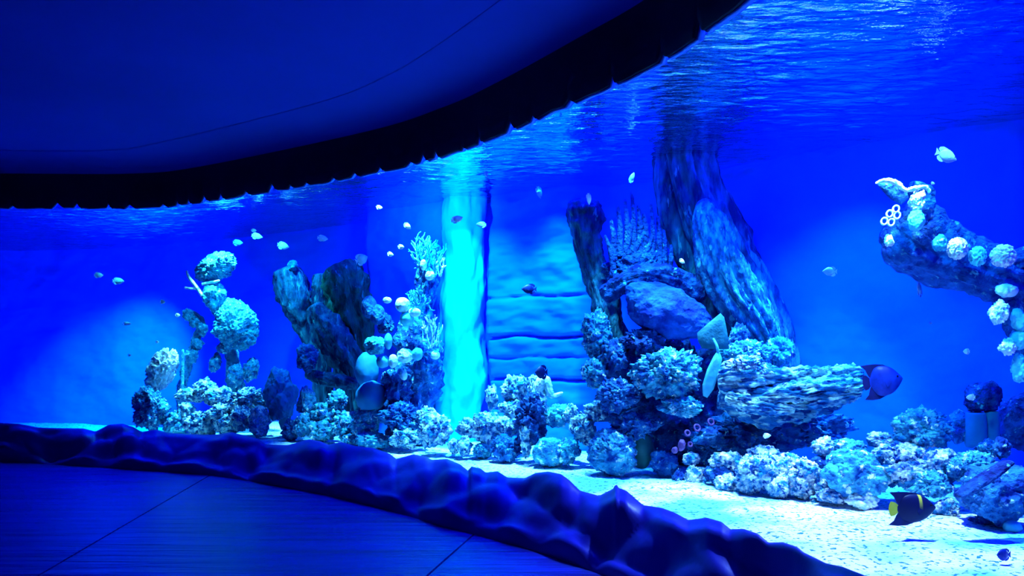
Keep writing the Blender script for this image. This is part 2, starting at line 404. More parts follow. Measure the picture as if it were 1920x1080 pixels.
def lump(name, px, py, d, wpx, hpx, mat='pale', style='knob', tilt=0, depth=None, parent=None, label=None, cat=None, group=None, ploc=None, yaw=None):
    _seed[0] += 1; s = _seed[0]; u = d / F
    w_, h_ = wpx * u * 1.02, hpx * u * 1.03; dep = (depth * u) if depth else (w_ + h_) / 2
    sub = 6 if max(wpx, hpx) >= 74 else 5 if max(wpx, hpx) >= 34 else 4
    if style == 'smooth': sub = 4
    if max(wpx, hpx) < 14: sub = 3
    vs, fs = rock_mesh(w_, h_, dep, s, style, sub)
    rot = Matrix.Rotation(R(tilt), 4, 'Y')
    vs = [rot @ v for v in vs]; zb = min(v.z for v in vs)
    vs = [Vector((v.x, v.y, v.z - zb)) for v in vs]
    loc = P(px, py, d) + Vector((0, 0, zb))
    if parent: loc = loc - parent.location
    o = link(name, vs, fs, M[mat], parent, loc)
    if label: tag(o, label, cat or 'rock', group)
    return o
BASE = [(200, 812), (330, 814), (500, 824), (600, 830), (700, 842), (780, 852), (900, 862), (1000, 872), (1130, 888), (1220, 890), (1300, 908), (1400, 926),
        (1500, 936), (1620, 950), (1760, 968), (1900, 992), (2000, 1010)]
def fd(px, py, hpx, k=.8):
    yb = interp(BASE, px); d0 = 1800 / (yb - HY); dy = max(0, yb - (py + hpx / 2))
    return min(d0 + dy * d0 / F * k, wd(px) - .35)
def rock(px, py, w_, h_, label, mat='pale', style='knob', tilt=0, dd=0, name='reef_rock', cat='rock', group=None, **k):
    return lump(name, px, py, fd(px, py, h_) + dd + (_seed[0] % 3 - 1) * .05, w_, h_, mat, style, tilt, label=label, cat=cat, group=group, **k)

def tube_mesh(pts, rad, na=40, nl=80, ridge=.25, seed=0, flat=1.0, stretch=.6, cap=True, knob=0):
    path = catmull(pts, nl); rp = catmull([Vector((r, 0, 0)) for r in rad], nl); V = []; s = 0
    o = Vector((seed * 5.1, seed * 2.3, seed * 7.7)); rm = max(rad)
    for i, p in enumerate(path):
        t = (path[min(i + 1, nl)] - path[max(i - 1, 0)]).normalized()
        if i: s += (path[i] - path[i - 1]).length
        a = t.cross(Vector((0, 1, 0)));  a = a.normalized() if a.length > .05 else Vector((1, 0, 0))
        b = t.cross(a).normalized(); r = rp[i].x
        e = 1.0
        if cap:
            q = min(i, nl - i) / nl * 1.0; e = min(1, (q / .06)) ; e = math.sqrt(max(0, 1 - (1 - e) ** 2))
        for j in range(na):
            th = 2 * pi * j / na; c, sn = cos(th), sin(th)
            pn = Vector((c * 2.4, sn * 2.4, s / rm * stretch * .7)) + o
            k = 1 + ridge * (noise.ridged_multi_fractal(pn * 1.1, 1, 2, 4, 1, 2) * .5 - .55) + ridge * .5 * fbm(Vector((c * 5, sn * 5, s / rm * stretch * 1.1)) + o, 3)
            if knob: k += knob * (.45 - f1(Vector((c * r, sn * r, s * .7)) / rm * 2.2 + o)) + knob * .5 * (.4 - f1(Vector((c * r, sn * r, s * .7)) / rm * 5 + o))
            V.append(p + (a * c + b * sn * flat) * (r * k * e))
    return V, grid_faces(nl + 1, na, True)
def trunk(name, pts, mat, label=None, cat='driftwood', parent=None, group=None, **k):
    """pts: (px, py, d, radius px)"""
    _seed[0] += 1
    P3 = [P(a, b, d) for a, b, d, r in pts]; rad = [r * d / F for a, b, d, r in pts]
    V, Fc = tube_mesh(P3, rad, seed=_seed[0], **k)
    base = min(P3, key=lambda v: v.z).copy(); org = parent.location if parent else base
    o = link(name, [v - org for v in V], Fc, M[mat], parent, None if parent else base)
    if label: tag(o, label, cat, group)
    return o
def staghorn(name, px, py, d, wpx, hpx, n, rpx, mat, label, cat='coral', seed=0, parent=None, up=1.0):
    """a bush of forking twigs rising from one foot"""
    rg = random.Random(seed); u = d / F; V = []; Fc = []
    foot = P(px, py + hpx / 2, d)
    def twig(p, dirv, L, r, lev):
        q = [p]; 
        for _ in range(4):
            dirv = (dirv + Vector((rg.uniform(-1, 1), rg.uniform(-1, 1), rg.uniform(-.6, .9))) * .38).normalized(); q.append(q[-1] + dirv * L / 4)
        v, f = tube_mesh(q, [r, r * .95, r * .85, r * .75, r * .55], 8, 12, .12, rg.randint(0, 99)); off = len(V)
        V.extend(v); Fc.extend([tuple(i + off for i in ff) for ff in f])
        if lev:
            for _ in range(rg.randint(2, 3)):
                twig(q[rg.randint(2, 4)], (dirv + Vector((rg.uniform(-1, 1), rg.uniform(-1, 1), rg.uniform(-.5, 1)))).normalized(), L * .72, r * .8, lev - 1)
    for i in range(n):
        twig(foot + Vector((rg.uniform(-.15, .15) * wpx * u, rg.uniform(-.1, .1) * wpx * u, 0)), Vector((rg.uniform(-1, 1), rg.uniform(-.8, .8), rg.uniform(.4, 1.3) * up)).normalized(), hpx * u * .5, rpx * u, 2)
    loX = min(v.x for v in V); hiX = max(v.x for v in V); loZ = min(v.z for v in V); hiZ = max(v.z for v in V)
    c = P(px, py, d); sx = wpx * u / (hiX - loX); sz = hpx * u / (hiZ - loZ)
    V = [Vector((c.x + (v.x - (loX + hiX) / 2) * sx, v.y, c.z + (v.z - (loZ + hiZ) / 2) * sz)) for v in V]
    org = parent.location if parent else foot
    o = link(name, [v - org for v in V], Fc, M[mat], parent, None if parent else foot)
    if label: tag(o, label, cat)
    return o
def slab_poly(name, pix, d, thick, mat, label=None, cat=None, parent=None, curve=.25):
    """a blade with an outline, domed and with real thickness"""
    pts = [P(a, b, d) for a, b in pix]; c = sum(pts, Vector()) / len(pts); n = len(pts); V = []; Fc = []
    rings = 5
    for side in (-1, 1):
        for k in range(rings):
            t = 1 - k / rings; bulge = side * thick * .5 * math.sqrt(max(0, 1 - t * t)) * 1.0
            for p in pts:
                q = c.lerp(p, t); V.append(q + Vector((0, bulge + curve * (1 - t * t) * thick, 0)))
        V.append(c + Vector((0, side * thick * .5 + curve * thick, 0)))
    half = rings * n + 1
    for s_ in (0, 1):
        o_ = s_ * half
        for k in range(rings - 1):
            for j in range(n):
                a, b = o_ + k * n + j, o_ + k * n + (j + 1) % n
                Fc.append((a, b, b + n, a + n) if s_ else (a, a + n, b + n, b))
        for j in range(n):
            a, b = o_ + (rings - 1) * n + j, o_ + (rings - 1) * n + (j + 1) % n
            Fc.append((a, b, o_ + half - 1) if s_ else (b, a, o_ + half - 1))
    base = min(pts, key=lambda v: v.z); org = parent.location if parent else base
    o = link(name, [v - org for v in V], Fc, M[mat], parent, None if parent else base)
    if label: tag(o, label, cat)
    return o
def torus(name, px, py, d, Rpx, rpx, mat, tilt=(90, 0, 0), parent=None, label=None, cat=None, sx=1, group=None):
    u = d / F; V = []; a, b = 24, 10; rot = Euler([R(t) for t in tilt]).to_matrix()
    for i in range(a):
        for j in range(b):
            A, B = 2 * pi * i / a, 2 * pi * j / b
            k = (Rpx + rpx * cos(B)) * u; V.append(rot @ Vector((k * cos(A) * sx, k * sin(A), rpx * u * sin(B))))
    f = []
    for i in range(a):
        for j in range(b):
            f.append((i * b + j, ((i + 1) % a) * b + j, ((i + 1) % a) * b + (j + 1) % b, i * b + (j + 1) % b))
    loc = P(px, py, d)
    if parent: loc -= parent.location
    o = link(name, V, f, M[mat], parent, loc)
    if label: tag(o, label, cat, group)
    return o

# ------------------------------------------------------------------ reef: far left corals
rock(283, 768, 66, 90, 'upright blue-white rock carrying the pinkish coral head at far left', 'mid')
lump('oval_coral', 303, 694, 11.6, 50, 88, 'pink', 'brain', 24, label='pinkish-white oval coral head tilted to one side, leftmost of the corals', cat='coral')
g = empty('knotted_spire_coral', P(342, 800, 11.9), 'thin knotted blue spire coral beside the pinkish coral head', 'coral')
trunk('stem', [(341, 800, 11.9, 7), (340, 735, 11.9, 8), (352, 690, 11.9, 8), (366, 640, 11.9, 8), (378, 605, 11.9, 7), (358, 585, 11.9, 6)], 'teal', parent=g, ridge=.3, knob=.5)
for i, (a, b, w_, h_) in enumerate([(352, 590, 22, 26), (366, 604, 24, 24), (380, 618, 22, 30), (370, 645, 24, 26), (360, 668, 26, 28), (345, 700, 18, 26), (341, 728, 16, 22)]):
    lump('nodule', a, b, 11.85, w_, h_, 'teal', 'knob', parent=g)
trunk('coral_rod', [(341, 745, 11.7, 3), (342, 700, 11.7, 3.4), (343, 655, 11.7, 2.4)], 'teal', 'slim upright coral rod just right of the pinkish coral head', 'coral', ridge=.1)
g = empty('tower_coral', P(442, 790, 11.9), 'tall teal tower coral with a round fan head and a tilted crown', 'coral')
trunk('stem', [(440, 790, 12, 20), (442, 730, 12, 17), (436, 680, 12, 13), (428, 620, 12, 12), (405, 570, 12, 12), (400, 520, 12, 10)], 'teal', parent=g, ridge=.3, knob=.4)
lump('crown', 404, 502, 11.9, 84, 52, 'teal', 'fan', -32, parent=g)
lump('crown', 404, 558, 11.8, 42, 56, 'teal', 'soft', 10, parent=g)
lump('fan_head', 440, 608, 11.7, 90, 102, 'teal', 'fan', -8, depth=48, parent=g)
lump('lobe', 404, 680, 11.8, 24, 40, 'mid', 'knob', 14, parent=g)
lump('lobe', 418, 652, 11.75, 26, 24, 'mid', 'knob', 0, parent=g)
lump('lobe', 442, 704, 11.7, 34, 46, 'mid', 'knob', 0, parent=g)
lump('lobe', 471, 694, 11.8, 28, 50, 'mid', 'knob', 16, parent=g)
trunk('twig', [(381, 556, 11.7, 4), (366, 535, 11.7, 3.6), (354, 520, 11.7, 3), (350, 507, 11.7, 2.2)], 'white', parent=g, ridge=.1)['label'] = 'pale forked twig'
trunk('twig', [(368, 540, 11.7, 3), (358, 541, 11.7, 2.6), (346, 539, 11.7, 2)], 'white', parent=g, ridge=.1)
trunk('twig', [(378, 533, 11.7, 3), (395, 530, 11.7, 3), (412, 526, 11.7, 2)], 'white', parent=g, ridge=.1)
# white pile at the left
L_ = 'of the white pile under the tower coral'
for a in [(384, 727, 46, 42, 'topmost white rock ' + L_), (357, 741, 64, 30, 'flat white ledge rock at upper left ' + L_), (408, 745, 60, 44, 'knobbly white rock near the top ' + L_),
          (462, 752, 76, 54, 'wide white rock at the upper right ' + L_), (349, 774, 36, 40, 'small round rock low at the left ' + L_), (416, 775, 62, 42, 'shaded middle rock ' + L_),
          (374, 794, 64, 50, 'bright crusty rock at the front left ' + L_), (427, 796, 60, 46, 'bright crusty rock at the front centre ' + L_), (455, 784, 50, 50, 'dimpled rock right of centre ' + L_), (484, 790, 42, 62, 'upright rock at the right end ' + L_)]:
    rock(*a)
rock(330, 794, 46, 52, 'blue rock between the upright rock and the white pile', 'mid')
# centre left: wood stumps and dark rocks
rock(527, 738, 62, 100, 'smooth dark upright rock left of the small blue boulders', 'smooth', 'soft', 0, .25)
rock(545, 806, 34, 44, 'dark rock behind the pale upright leaf', 'blue')
slab_poly('upright_leaf_coral', [(527, 806), (522, 792), (528, 778), (538, 771), (543, 776), (541, 790), (534, 806)], 11.0, .05, 'leaf', 'pale pointed leaf coral at foot of the smooth dark rock', 'coral')
trunk('driftwood_stump', [(533, 502, 12.0, 22), (545, 535, 12.0, 31), (562, 580, 12, 29), (582, 625, 12, 20), (602, 700, 12.0, 18), (610, 800, 12, 20)], 'bark', 'leftmost leaning stump of greenish driftwood', ridge=.35, knob=.25)
lump('knob_coral', 549, 498, 11.85, 20, 22, 'teal', 'knob', label='small knob coral on top of the leftmost stump', cat='coral')
trunk('driftwood_stump', [(601, 512, 11.8, 12), (602, 545, 11.8, 17), (612, 600, 11.8, 17), (640, 680, 11.8, 16), (650, 790, 11.8, 16)], 'bark', 'narrow driftwood stump between the two broad stumps', ridge=.35, knob=.25)
trunk('driftwood_stump', [(634, 494, 11.6, 26), (645, 520, 11.6, 40), (660, 575, 11.6, 38), (680, 625, 11.6, 28), (690, 700, 11.6, 20), (692, 800, 11.6, 20)], 'barkgreen', 'broad dark green driftwood stump, the tallest of its cluster', ridge=.45, knob=.25)
trunk('driftwood_stump', [(588, 570, 11.4, 14), (610, 610, 11.4, 28), (640, 655, 11.4, 30), (668, 700, 11.4, 22), (680, 790, 11.4, 18)], 'bark', 'leaning split driftwood slab in front of the tallest stump', ridge=.5, knob=.2)
trunk('driftwood_branch', [(572, 700, 11.2, 7), (600, 708, 11.2, 12), (640, 716, 11.2, 13), (672, 722, 11.2, 9)], 'bark', 'driftwood branch lying flat below the split slab', ridge=.45)
L_ = 'below the driftwood stumps'
for a in [(577, 672, 42, 58, 'round blue boulder at left of the split slab', 'blue'), (574, 752, 36, 60, 'narrow upright rock ' + L_, 'mid'), (631, 752, 44, 46, 'pointed light blue rock ' + L_, 'mid'),
          (614, 778, 66, 50, 'wide blue rock in the middle ' + L_, 'mid'), (572, 796, 48, 46, 'blue rock at the front left ' + L_, 'mid'), (602, 808, 70, 44, 'low front rock ' + L_, 'mid'),
          (647, 797, 56, 56, 'rounded blue rock at the front right ' + L_, 'mid'), (692, 776, 56, 50, 'blue rock under the two smooth stones', 'mid'), (684, 802, 56, 44, 'small crusty rock in front of the smooth stones', 'mid')]:
    rock(*a)
rock(688, 694, 44, 66, 'upper smooth teal stone of the stacked pair', 'smooth', 'smooth', 0, -.3, name='smooth_stone', cat='stone')
rock(696, 742, 58, 56, 'lower smooth teal stone of the stacked pair', 'smooth', 'smooth', 0, -.2, name='smooth_stone', cat='stone')
# coral column left of the pillar
g = empty('coral_column', P(775, 830, 10.0), 'shaded blue rock column crowded with corals left of the cyan pillar', 'rock')
trunk('core', [(770, 840, 10.1, 46), (772, 740, 10.1, 48), (785, 670, 10.1, 44), (780, 610, 10.1, 34), (795, 560, 10.1, 22), (806, 500, 10.1, 22), (808, 455, 10.1, 16)], 'blue', parent=g, ridge=.3, knob=.5, na=56)
lump('spur', 745, 725, 9.75, 64, 66, 'blue', 'knob', parent=g)
lump('spur', 800, 690, 9.75, 60, 60, 'blue', 'soft', parent=g)
staghorn('staghorn_coral', 804, 476, 9.75, 76, 84, 13, 2.6, 'teal', 'tangled staghorn coral crowning the rock column by the pillar', seed=3)
staghorn('staghorn_coral', 788, 560, 9.6, 58, 48, 9, 2.5, 'teal', 'low branching coral halfway up the column above the white balls', seed=4)
staghorn('staghorn_coral', 808, 622, 9.55, 40, 64, 6, 3.2, 'white', 'white branching coral on the pillar side of the column', seed=8)
staghorn('staghorn_coral', 828, 500, 9.8, 22, 40, 3, 3.0, 'white', 'small white twig coral at the crown edge nearest the pillar', seed=12)
for a, b, w_, h_, m, l in [(794, 497, 12, 20, 'white', 'oval white ball coral inside the staghorn crown'), (806, 517, 18, 17, 'white', 'round white ball coral under the staghorn crown'),
        (755, 572, 28, 28, 'white', 'large white ball coral, topmost on the left of the column'), (777, 586, 24, 17, 'white', 'flattened white ball coral beside the topmost large ball'),
        (763, 598, 26, 26, 'leaf', 'pale cyan ball coral just under the topmost large ball'), (761, 667, 34, 28, 'white', 'widest white ball coral in the lower row'),
        (782, 664, 21, 24, 'leaf', 'cyan ball coral next to the widest white ball'), (737, 677, 18, 25, 'white', 'upright white ball coral in the lower row'),
        (718, 678, 24, 24, 'leaf', 'leftmost pale ball coral of the lower row'), (816, 666, 18, 16, 'white', 'small white ball coral at the pillar end of the lower row'),
        (702, 648, 40, 35, 'teal', 'blue-green ball coral above the stacked smooth stones'), (692, 576, 30, 42, 'blue', 'dark blue bulb coral beside the tallest stump'),
        (707, 590, 30, 38, 'blue', 'second dark blue bulb coral, right of the first'), (757, 704, 14, 18, 'white', 'small white ball coral below the lower row'), (728, 640, 15, 30, 'leaf', 'little upright pale coral bulb above the lower row'),
        (726, 563, 16, 12, 'white', 'tiny pale ball coral at the left tip of the column')]:
    lump('ball_coral', a, b, 9.5 if m != 'blue' else 10.4, w_, h_, m, 'soft' if w_ > 30 else 'smooth', label=l, cat='coral')
L_ = 'at foot of the coral column'
for a in [(724, 606, 34, 40, 'blue crag between bulb corals and the white balls', 'blue'), (735, 706, 40, 34, 'white-flecked rock on the left flank of the column', 'mid'), (749, 782, 84, 62, 'big dark blue boulder ' + L_, 'blue'), (752, 764, 52, 26, 'white crust cap on the big dark boulder', 'pale'),
          (818, 806, 68, 70, 'bright white boulder in front of the pillar base', 'pale'), (800, 780, 40, 40, 'white knob rock behind the bright boulder at the pillar base', 'pale'), (763, 822, 74, 44, 'low pale rubble rock ' + L_, 'pale'),
          (702, 826, 72, 34, 'low crusty rock on the sand left of the pale rubble', 'mid'), (855, 836, 34, 30, 'small pale rock below the cyan pillar', 'pale'), (655, 824, 44, 26, 'low blue rock by the ledge at the left of the sand strip', 'mid')]:
    rock(*a)
# ------------------------------------------------------------------ centre: white rocks right of the pillar
L_ = 'of the white heap by the pillar'
for a in [(997, 786, 66, 104, 'dark hollow rock in the middle ' + L_, 'dark'), (922, 746, 26, 52, 'slim upright white rock at the upper left ' + L_), (964, 732, 54, 60, 'large white peak rock at the top ' + L_),
          (1004, 724, 32, 44, 'white rock beside the peak ' + L_), (1042, 780, 62, 46, 'blue-white rock on the right slope ' + L_, 'mid'), (958, 767, 50, 42, 'white rock below the peak ' + L_), (1012, 752, 28, 46, 'upright white rock in the middle ' + L_),
          (1069, 776, 34, 40, 'small pale rock at the right end ' + L_), (914, 804, 60, 66, 'bright white rock at the front left ' + L_), (940, 796, 36, 34, 'small white rock before the slim upright one ' + L_),
          (960, 803, 34, 36, 'small crusty rock beside the dark hollow ' + L_), (875, 802, 44, 40, 'white rock against the pillar base ' + L_), (871, 836, 34, 40, 'pale rock on the sand under the pillar'),
          (950, 842, 66, 52, 'blue shaded rock at the front ' + L_, 'blue'), (905, 846, 40, 34, 'low pale rock beside the shaded front rock', 'mid'), (986, 822, 26, 76, 'narrow white pinnacle standing on the sand near the fan rock'), (1009, 808, 34, 34, 'white knob right of the narrow pinnacle')]:
    rock(*a)
trunk('arched_coral', [(1004, 752, 8.6, 7), (1012, 722, 8.6, 10), (1022, 716, 8.6, 10), (1030, 735, 8.6, 8), (1038, 742, 8.6, 5), (1056, 736, 8.6, 2.5)], 'white', 'white arched coral tapering to a tail right of the peak rock', 'coral', ridge=.25, knob=.3)
rock(1031, 848, 68, 54, 'rounded ribbed rock on the sand left of the great fan rock', 'mid', 'fan')
rock(1066, 846, 50, 52, 'blue-white rock between ribbed rock and great fan rock', 'mid')
rock(1093, 804, 54, 64, 'white crusty rock above the great fan rock', 'pale')
rock(1119, 772, 52, 42, 'pale branching rock at the left foot of the central reef', 'pale')
rock(1148, 848, 96, 92, 'great rounded fan rock standing on the sand', 'mid', 'fan', 0, -.15)
rock(1202, 842, 48, 72, 'dark green smooth pot-shaped stone beside the great fan rock', 'green', 'smooth', 0, -.1, name='pot_stone', cat='stone')
rock(1245, 868, 56, 48, 'low blue rock right of the dark green stone', 'blue')
# ------------------------------------------------------------------ the central reef
D0 = 8.1
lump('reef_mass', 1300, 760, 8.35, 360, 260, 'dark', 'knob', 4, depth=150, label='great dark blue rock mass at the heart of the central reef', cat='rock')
trunk('driftwood_stump', [(1098, 372, 8.5, 20), (1097, 400, 8.5, 34), (1102, 455, 8.5, 26), (1120, 520, 8.5, 24), (1138, 585, 8.45, 28), (1145, 680, 8.5, 40)], 'bark', 'dark-topped stump leaning at the left of the central reef', ridge=.4, knob=.35)
trunk('driftwood', [(1276, 150, 8.3, 44), (1276, 235, 8.3, 47), (1292, 350, 8.3, 58), (1330, 460, 8.3, 72), (1385, 565, 8.25, 66), (1432, 640, 8.2, 52), (1462, 730, 8.2, 40)], 'bark', 'huge driftwood trunk rising from the reef to the water surface', 'driftwood', ridge=.38, knob=.10, na=90, nl=140, stretch=.35)
trunk('driftwood_slab', [(1318, 375, 7.9, 12), (1332, 430, 7.8, 32), (1362, 520, 7.75, 40), (1412, 600, 7.75, 38), (1455, 670, 7.75, 22)], 'barkpale', 'lighter split slab of wood leaning on the huge trunk', 'driftwood', ridge=.5, knob=.12, na=70, nl=110, stretch=.3)
# finger coral
g = empty('finger_coral', P(1185, 560, 8.2), 'dark blue finger coral with many upright prongs on the central reef', 'coral')
lump('foot', 1198, 500, 8.2, 140, 120, 'sponge', 'knob', 10, depth=60, parent=g)
for i, (x0, y0, x1, y1, r) in enumerate([(1150, 470, 1146, 412, 7), (1162, 462, 1158, 384, 7), (1176, 458, 1171, 372, 7), (1188, 452, 1184, 358, 6), (1200, 455, 1196, 384, 7), (1212, 462, 1206, 398, 7), (1224, 470, 1220, 378, 6), (1236, 478, 1233, 404, 7), (1246, 492, 1244, 430, 6),
                                          (1170, 480, 1186, 410, 6), (1190, 470, 1214, 418, 6), (1150, 500, 1134, 440, 6), (1255, 510, 1258, 458, 6), (1208, 480, 1226, 432, 6)]):
    trunk('finger', [(x0, y0 + 20, 8.15, r * 1.3), (x0, y0, 8.13, r), ((x0 + x1) / 2 + 2, (y0 + y1) / 2, 8.1, r * .8), (x1, y1, 8.1, r * .45)], 'sponge', parent=g, ridge=.2, na=14, nl=24, knob=.35)
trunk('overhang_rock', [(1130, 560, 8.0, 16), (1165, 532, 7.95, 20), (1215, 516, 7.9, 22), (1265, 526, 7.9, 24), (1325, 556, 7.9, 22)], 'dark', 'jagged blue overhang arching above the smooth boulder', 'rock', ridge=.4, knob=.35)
lump('smooth_boulder', 1250, 585, 7.7, 176, 96, 'blueboulder', 'boulder', 24, depth=90, label='smooth blue oval boulder under the overhang of the central reef', cat='rock')
slab_poly('shell', [(1351, 587), (1330, 604), (1307, 624), (1309, 640), (1316, 653), (1345, 655), (1367, 655), (1364, 625), (1358, 595)], 7.3, .12, 'fin', 'dark green triangular shell above the pale leaf blade', 'shell')
o = slab_poly('leaf_blade', [(1347, 655), (1354, 672), (1348, 700), (1338, 730), (1326, 746), (1318, 742), (1317, 722), (1326, 692), (1338, 668)], 7.05, .08, 'leaf', 'pale cyan leaf blade hanging in front of the central reef', 'leaf')
trunk('stalk', [(1346, 660, 7.05, 3), (1344, 648, 7.05, 2.6), (1337, 634, 7.1, 2)], 'leaf', parent=o, ridge=.05, na=10, nl=14)
L_ = 'on the central reef'
for px, py, w_, h_, d, m, l in [
    (1118, 625, 60, 96, 7.9, 'mid', 'tall knobbly rock on the left flank of the central reef'), (1112, 700, 50, 60, 7.75, 'mid', 'crusty rock below the left flank of the central reef'), (1150, 668, 70, 70, 7.75, 'blue', 'blue rock left of the pale mound ' + L_),
    (1160, 740, 90, 70, 7.6, 'blue', 'jagged blue rock below the left flank beside the cave mouth'), (1205, 640, 90, 60, 7.7, 'dark', 'dark rock under the smooth oval boulder'), (1250, 700, 140, 100, 7.45, 'mid', 'light blue mound left of the leaf blade'),
    (1195, 800, 100, 60, 7.6, 'blue', 'blue rock above the dark green stone'), (1276, 762, 90, 44, 7.35, 'mid', 'small crusty shelf rock above the ring-shaped polyps'), (1400, 668, 110, 70, 7.4, 'mid', 'pale rock between the shell and the split slab'),
    (1460, 660, 60, 60, 7.5, 'mid', 'rock tucked under the foot of the huge trunk'), (1385, 635, 40, 60, 7.5, 'blue', 'blue knob right of the dark green shell'),
    (1395, 812, 230, 96, 7.5, 'blue', 'long shaded rock beneath the layered log'), (1500, 800, 200, 80, 7.55, 'blue', 'low shaded rock under the free end of the layered log'), (1330, 845, 90, 60, 7.45, 'blue', 'blue rock at the right of the cave mouth')]:
    lump('reef_rock', px, py, d, w_, h_, m, 'knob', label=l, cat='rock')
g = empty('layered_log', P(1450, 790, 7.1), 'bright layered log lying across the right of the central reef', 'driftwood')
for pts in [[(1350, 735, 7.1, 30), (1420, 752, 7.1, 44), (1500, 754, 7.1, 38), (1555, 746, 7.1, 24), (1580, 742, 7.1, 12)],
            [(1345, 712, 7.0, 22), (1390, 712, 6.95, 34), (1450, 716, 6.95, 30), (1500, 712, 6.95, 18), (1522, 708, 6.95, 8)],
            [(1440, 714, 7.0, 16), (1500, 712, 6.95, 24), (1560, 708, 6.95, 22), (1598, 704, 6.95, 18), (1612, 702, 7, 10)],
            [(1400, 744, 6.85, 12), (1470, 738, 6.8, 18), (1550, 728, 6.8, 18), (1600, 722, 6.8, 15), (1622, 720, 6.8, 8)],
            [(1480, 758, 6.85, 8), (1530, 752, 6.8, 15), (1590, 740, 6.8, 15), (1614, 732, 6.8, 8)],
            [(1360, 742, 6.85, 10), (1400, 756, 6.8, 16), (1450, 764, 6.8, 14), (1490, 768, 6.8, 8)]]:
    trunk('layer', pts, 'log', parent=g, ridge=.55, knob=.45, na=64, nl=100, stretch=.45)
lump('reef_rock', 1400, 690, 6.95, 92, 50, 'pale', 'knob', label='bright white crust rock on top of the layered log', cat='rock')
for a, b, r_, l in [(1307, 802, 6, 'largest ring polyp in the shaded cave'), (1289, 812, 5, 'ring polyp left of the largest one in the cave'), (1333, 791, 6, 'dim ring polyp at the right of the cave'), (1294, 833, 4, 'small ring polyp low in the cave')]:
    torus('ring_polyp', a, b, 6.85, r_, 1.8, 'pinkdim', (70, 0, 20), label=l, cat='polyp')
lump('pink_polyp', 1278, 835, 6.85, 14, 22, 'pinkdim', 'soft', 20, label='pink cone-shaped polyp at the bottom of the cave', cat='polyp')
lump('pink_polyp', 1265, 844, 6.85, 12, 12, 'pinkdim', 'soft', 0, label='round pink polyp at lower left of the cave', cat='polyp')
# ------------------------------------------------------------------ front rocks on the right
L_ = 'at the left end of the front row'
for a in [(1296, 862, 34, 30, 'small pale rock behind the twin stones ' + L_), (1302, 898, 46, 52, 'round speckled stone ' + L_), (1273, 900, 28, 38, 'shaded stone touching the sand ' + L_, 'blue'), (1360, 864, 66, 40, 'white-capped rock in the front row below the cave'),
          (1350, 888, 56, 46, 'dark blue rock under the white-capped one in the front row', 'blue'), (1361, 908, 42, 44, 'pointed crusty stone on the sand in the front row'), (1384, 920, 24, 22, 'smallest stone on the sand right of the pointed one')]:
    rock(*a)
L_ = 'of the broad bright front heap'
for a in [(1430, 856, 66, 46, 'peak rock ' + L_), (1424, 884, 92, 72, 'largest rock ' + L_), (1404, 902, 58, 52, 'left front rock ' + L_), (1468, 884, 76, 60, 'knobbly rock beside the largest one ' + L_), (1458, 914, 52, 42, 'small front rock ' + L_),
          (1509, 890, 76, 68, 'rounded middle rock ' + L_), (1503, 916, 62, 44, 'curled front rock ' + L_), (1549, 838, 52, 42, 'separate top rock with white rim ' + L_), (1540, 868, 44, 36, 'dark rock under the white-rimmed one', 'blue'), (1552, 910, 58, 48, 'white rock at the right ' + L_),
          (1565, 932, 62, 34, 'low white rock on the sand at the right ' + L_), (1480, 862, 46, 30, 'little rock at the crest ' + L_)]:
    rock(*a)
rock(1528, 942, 22, 20, 'pebble-sized rock on the sand before the broad heap', 'pale')
rock(1602, 886, 128, 90, 'big smooth-sided boulder between the broad heap and the angelfish', 'mid', 'soft')
rock(1597, 846, 70, 46, 'flat pale rock lying on the big smooth-sided boulder', 'mid')
rock(1652, 826, 52, 34, 'pale knob rock on the far side of the big boulder', 'pale')
rock(1617, 936, 66, 38, 'white cauliflower-like rock on the sand left of the angelfish', 'white', 'knob')
L_ = 'above the angelfish'
for a in [(1724, 800, 116, 84, 'large rounded rock left of the barrels', 'mid'), (1664, 852, 60, 40, 'pale rock on the left ' + L_, 'pale'), (1692, 852, 84, 50, 'bright rock with a shaded underside ' + L_, 'pale'), (1706, 886, 112, 56, 'wide bright shelf rock just ' + L_, 'pale'),
          (1674, 898, 38, 34, 'dark hollow stone behind the tail of the angelfish', 'blue'), (1767, 864, 64, 50, 'pale rock right of the shelf rock ' + L_, 'pale'), (1746, 906, 96, 56, 'blue rock directly behind the angelfish', 'mid'), (1773, 952, 48, 38, 'white stone on the sand before the nose of the angelfish', 'pale'),
          (1792, 880, 34, 48, 'curved pale rock between shelf rock and slanted plate', 'mid'), (1826, 872, 74, 56, 'blue rock below the two barrels', 'mid'), (1853, 842, 44, 40, 'knobbly rock at foot of the narrower barrel', 'mid'), (1878, 840, 34, 44, 'dark blue bulb rock right of the barrels', 'blue'),
          (1866, 926, 140, 116, 'broad blue boulder under the slanted plate at far right', 'blue', 'soft'), (1849, 980, 62, 34, 'low blue stone on the sand under the broad right boulder', 'blue'), (1899, 988, 32, 24, 'pale cyan pebble on the sand at far right', 'leaf', 'smooth')]:
    rock(*a)
trunk('slanted_plate', [(1796, 932, 5.02, 6), (1830, 908, 5.02, 8), (1860, 888, 5.04, 8), (1892, 866, 5.08, 6)], 'dark', 'dark slanted plate lying across the broad boulder at far right', 'rock', ridge=.2, flat=2.6)
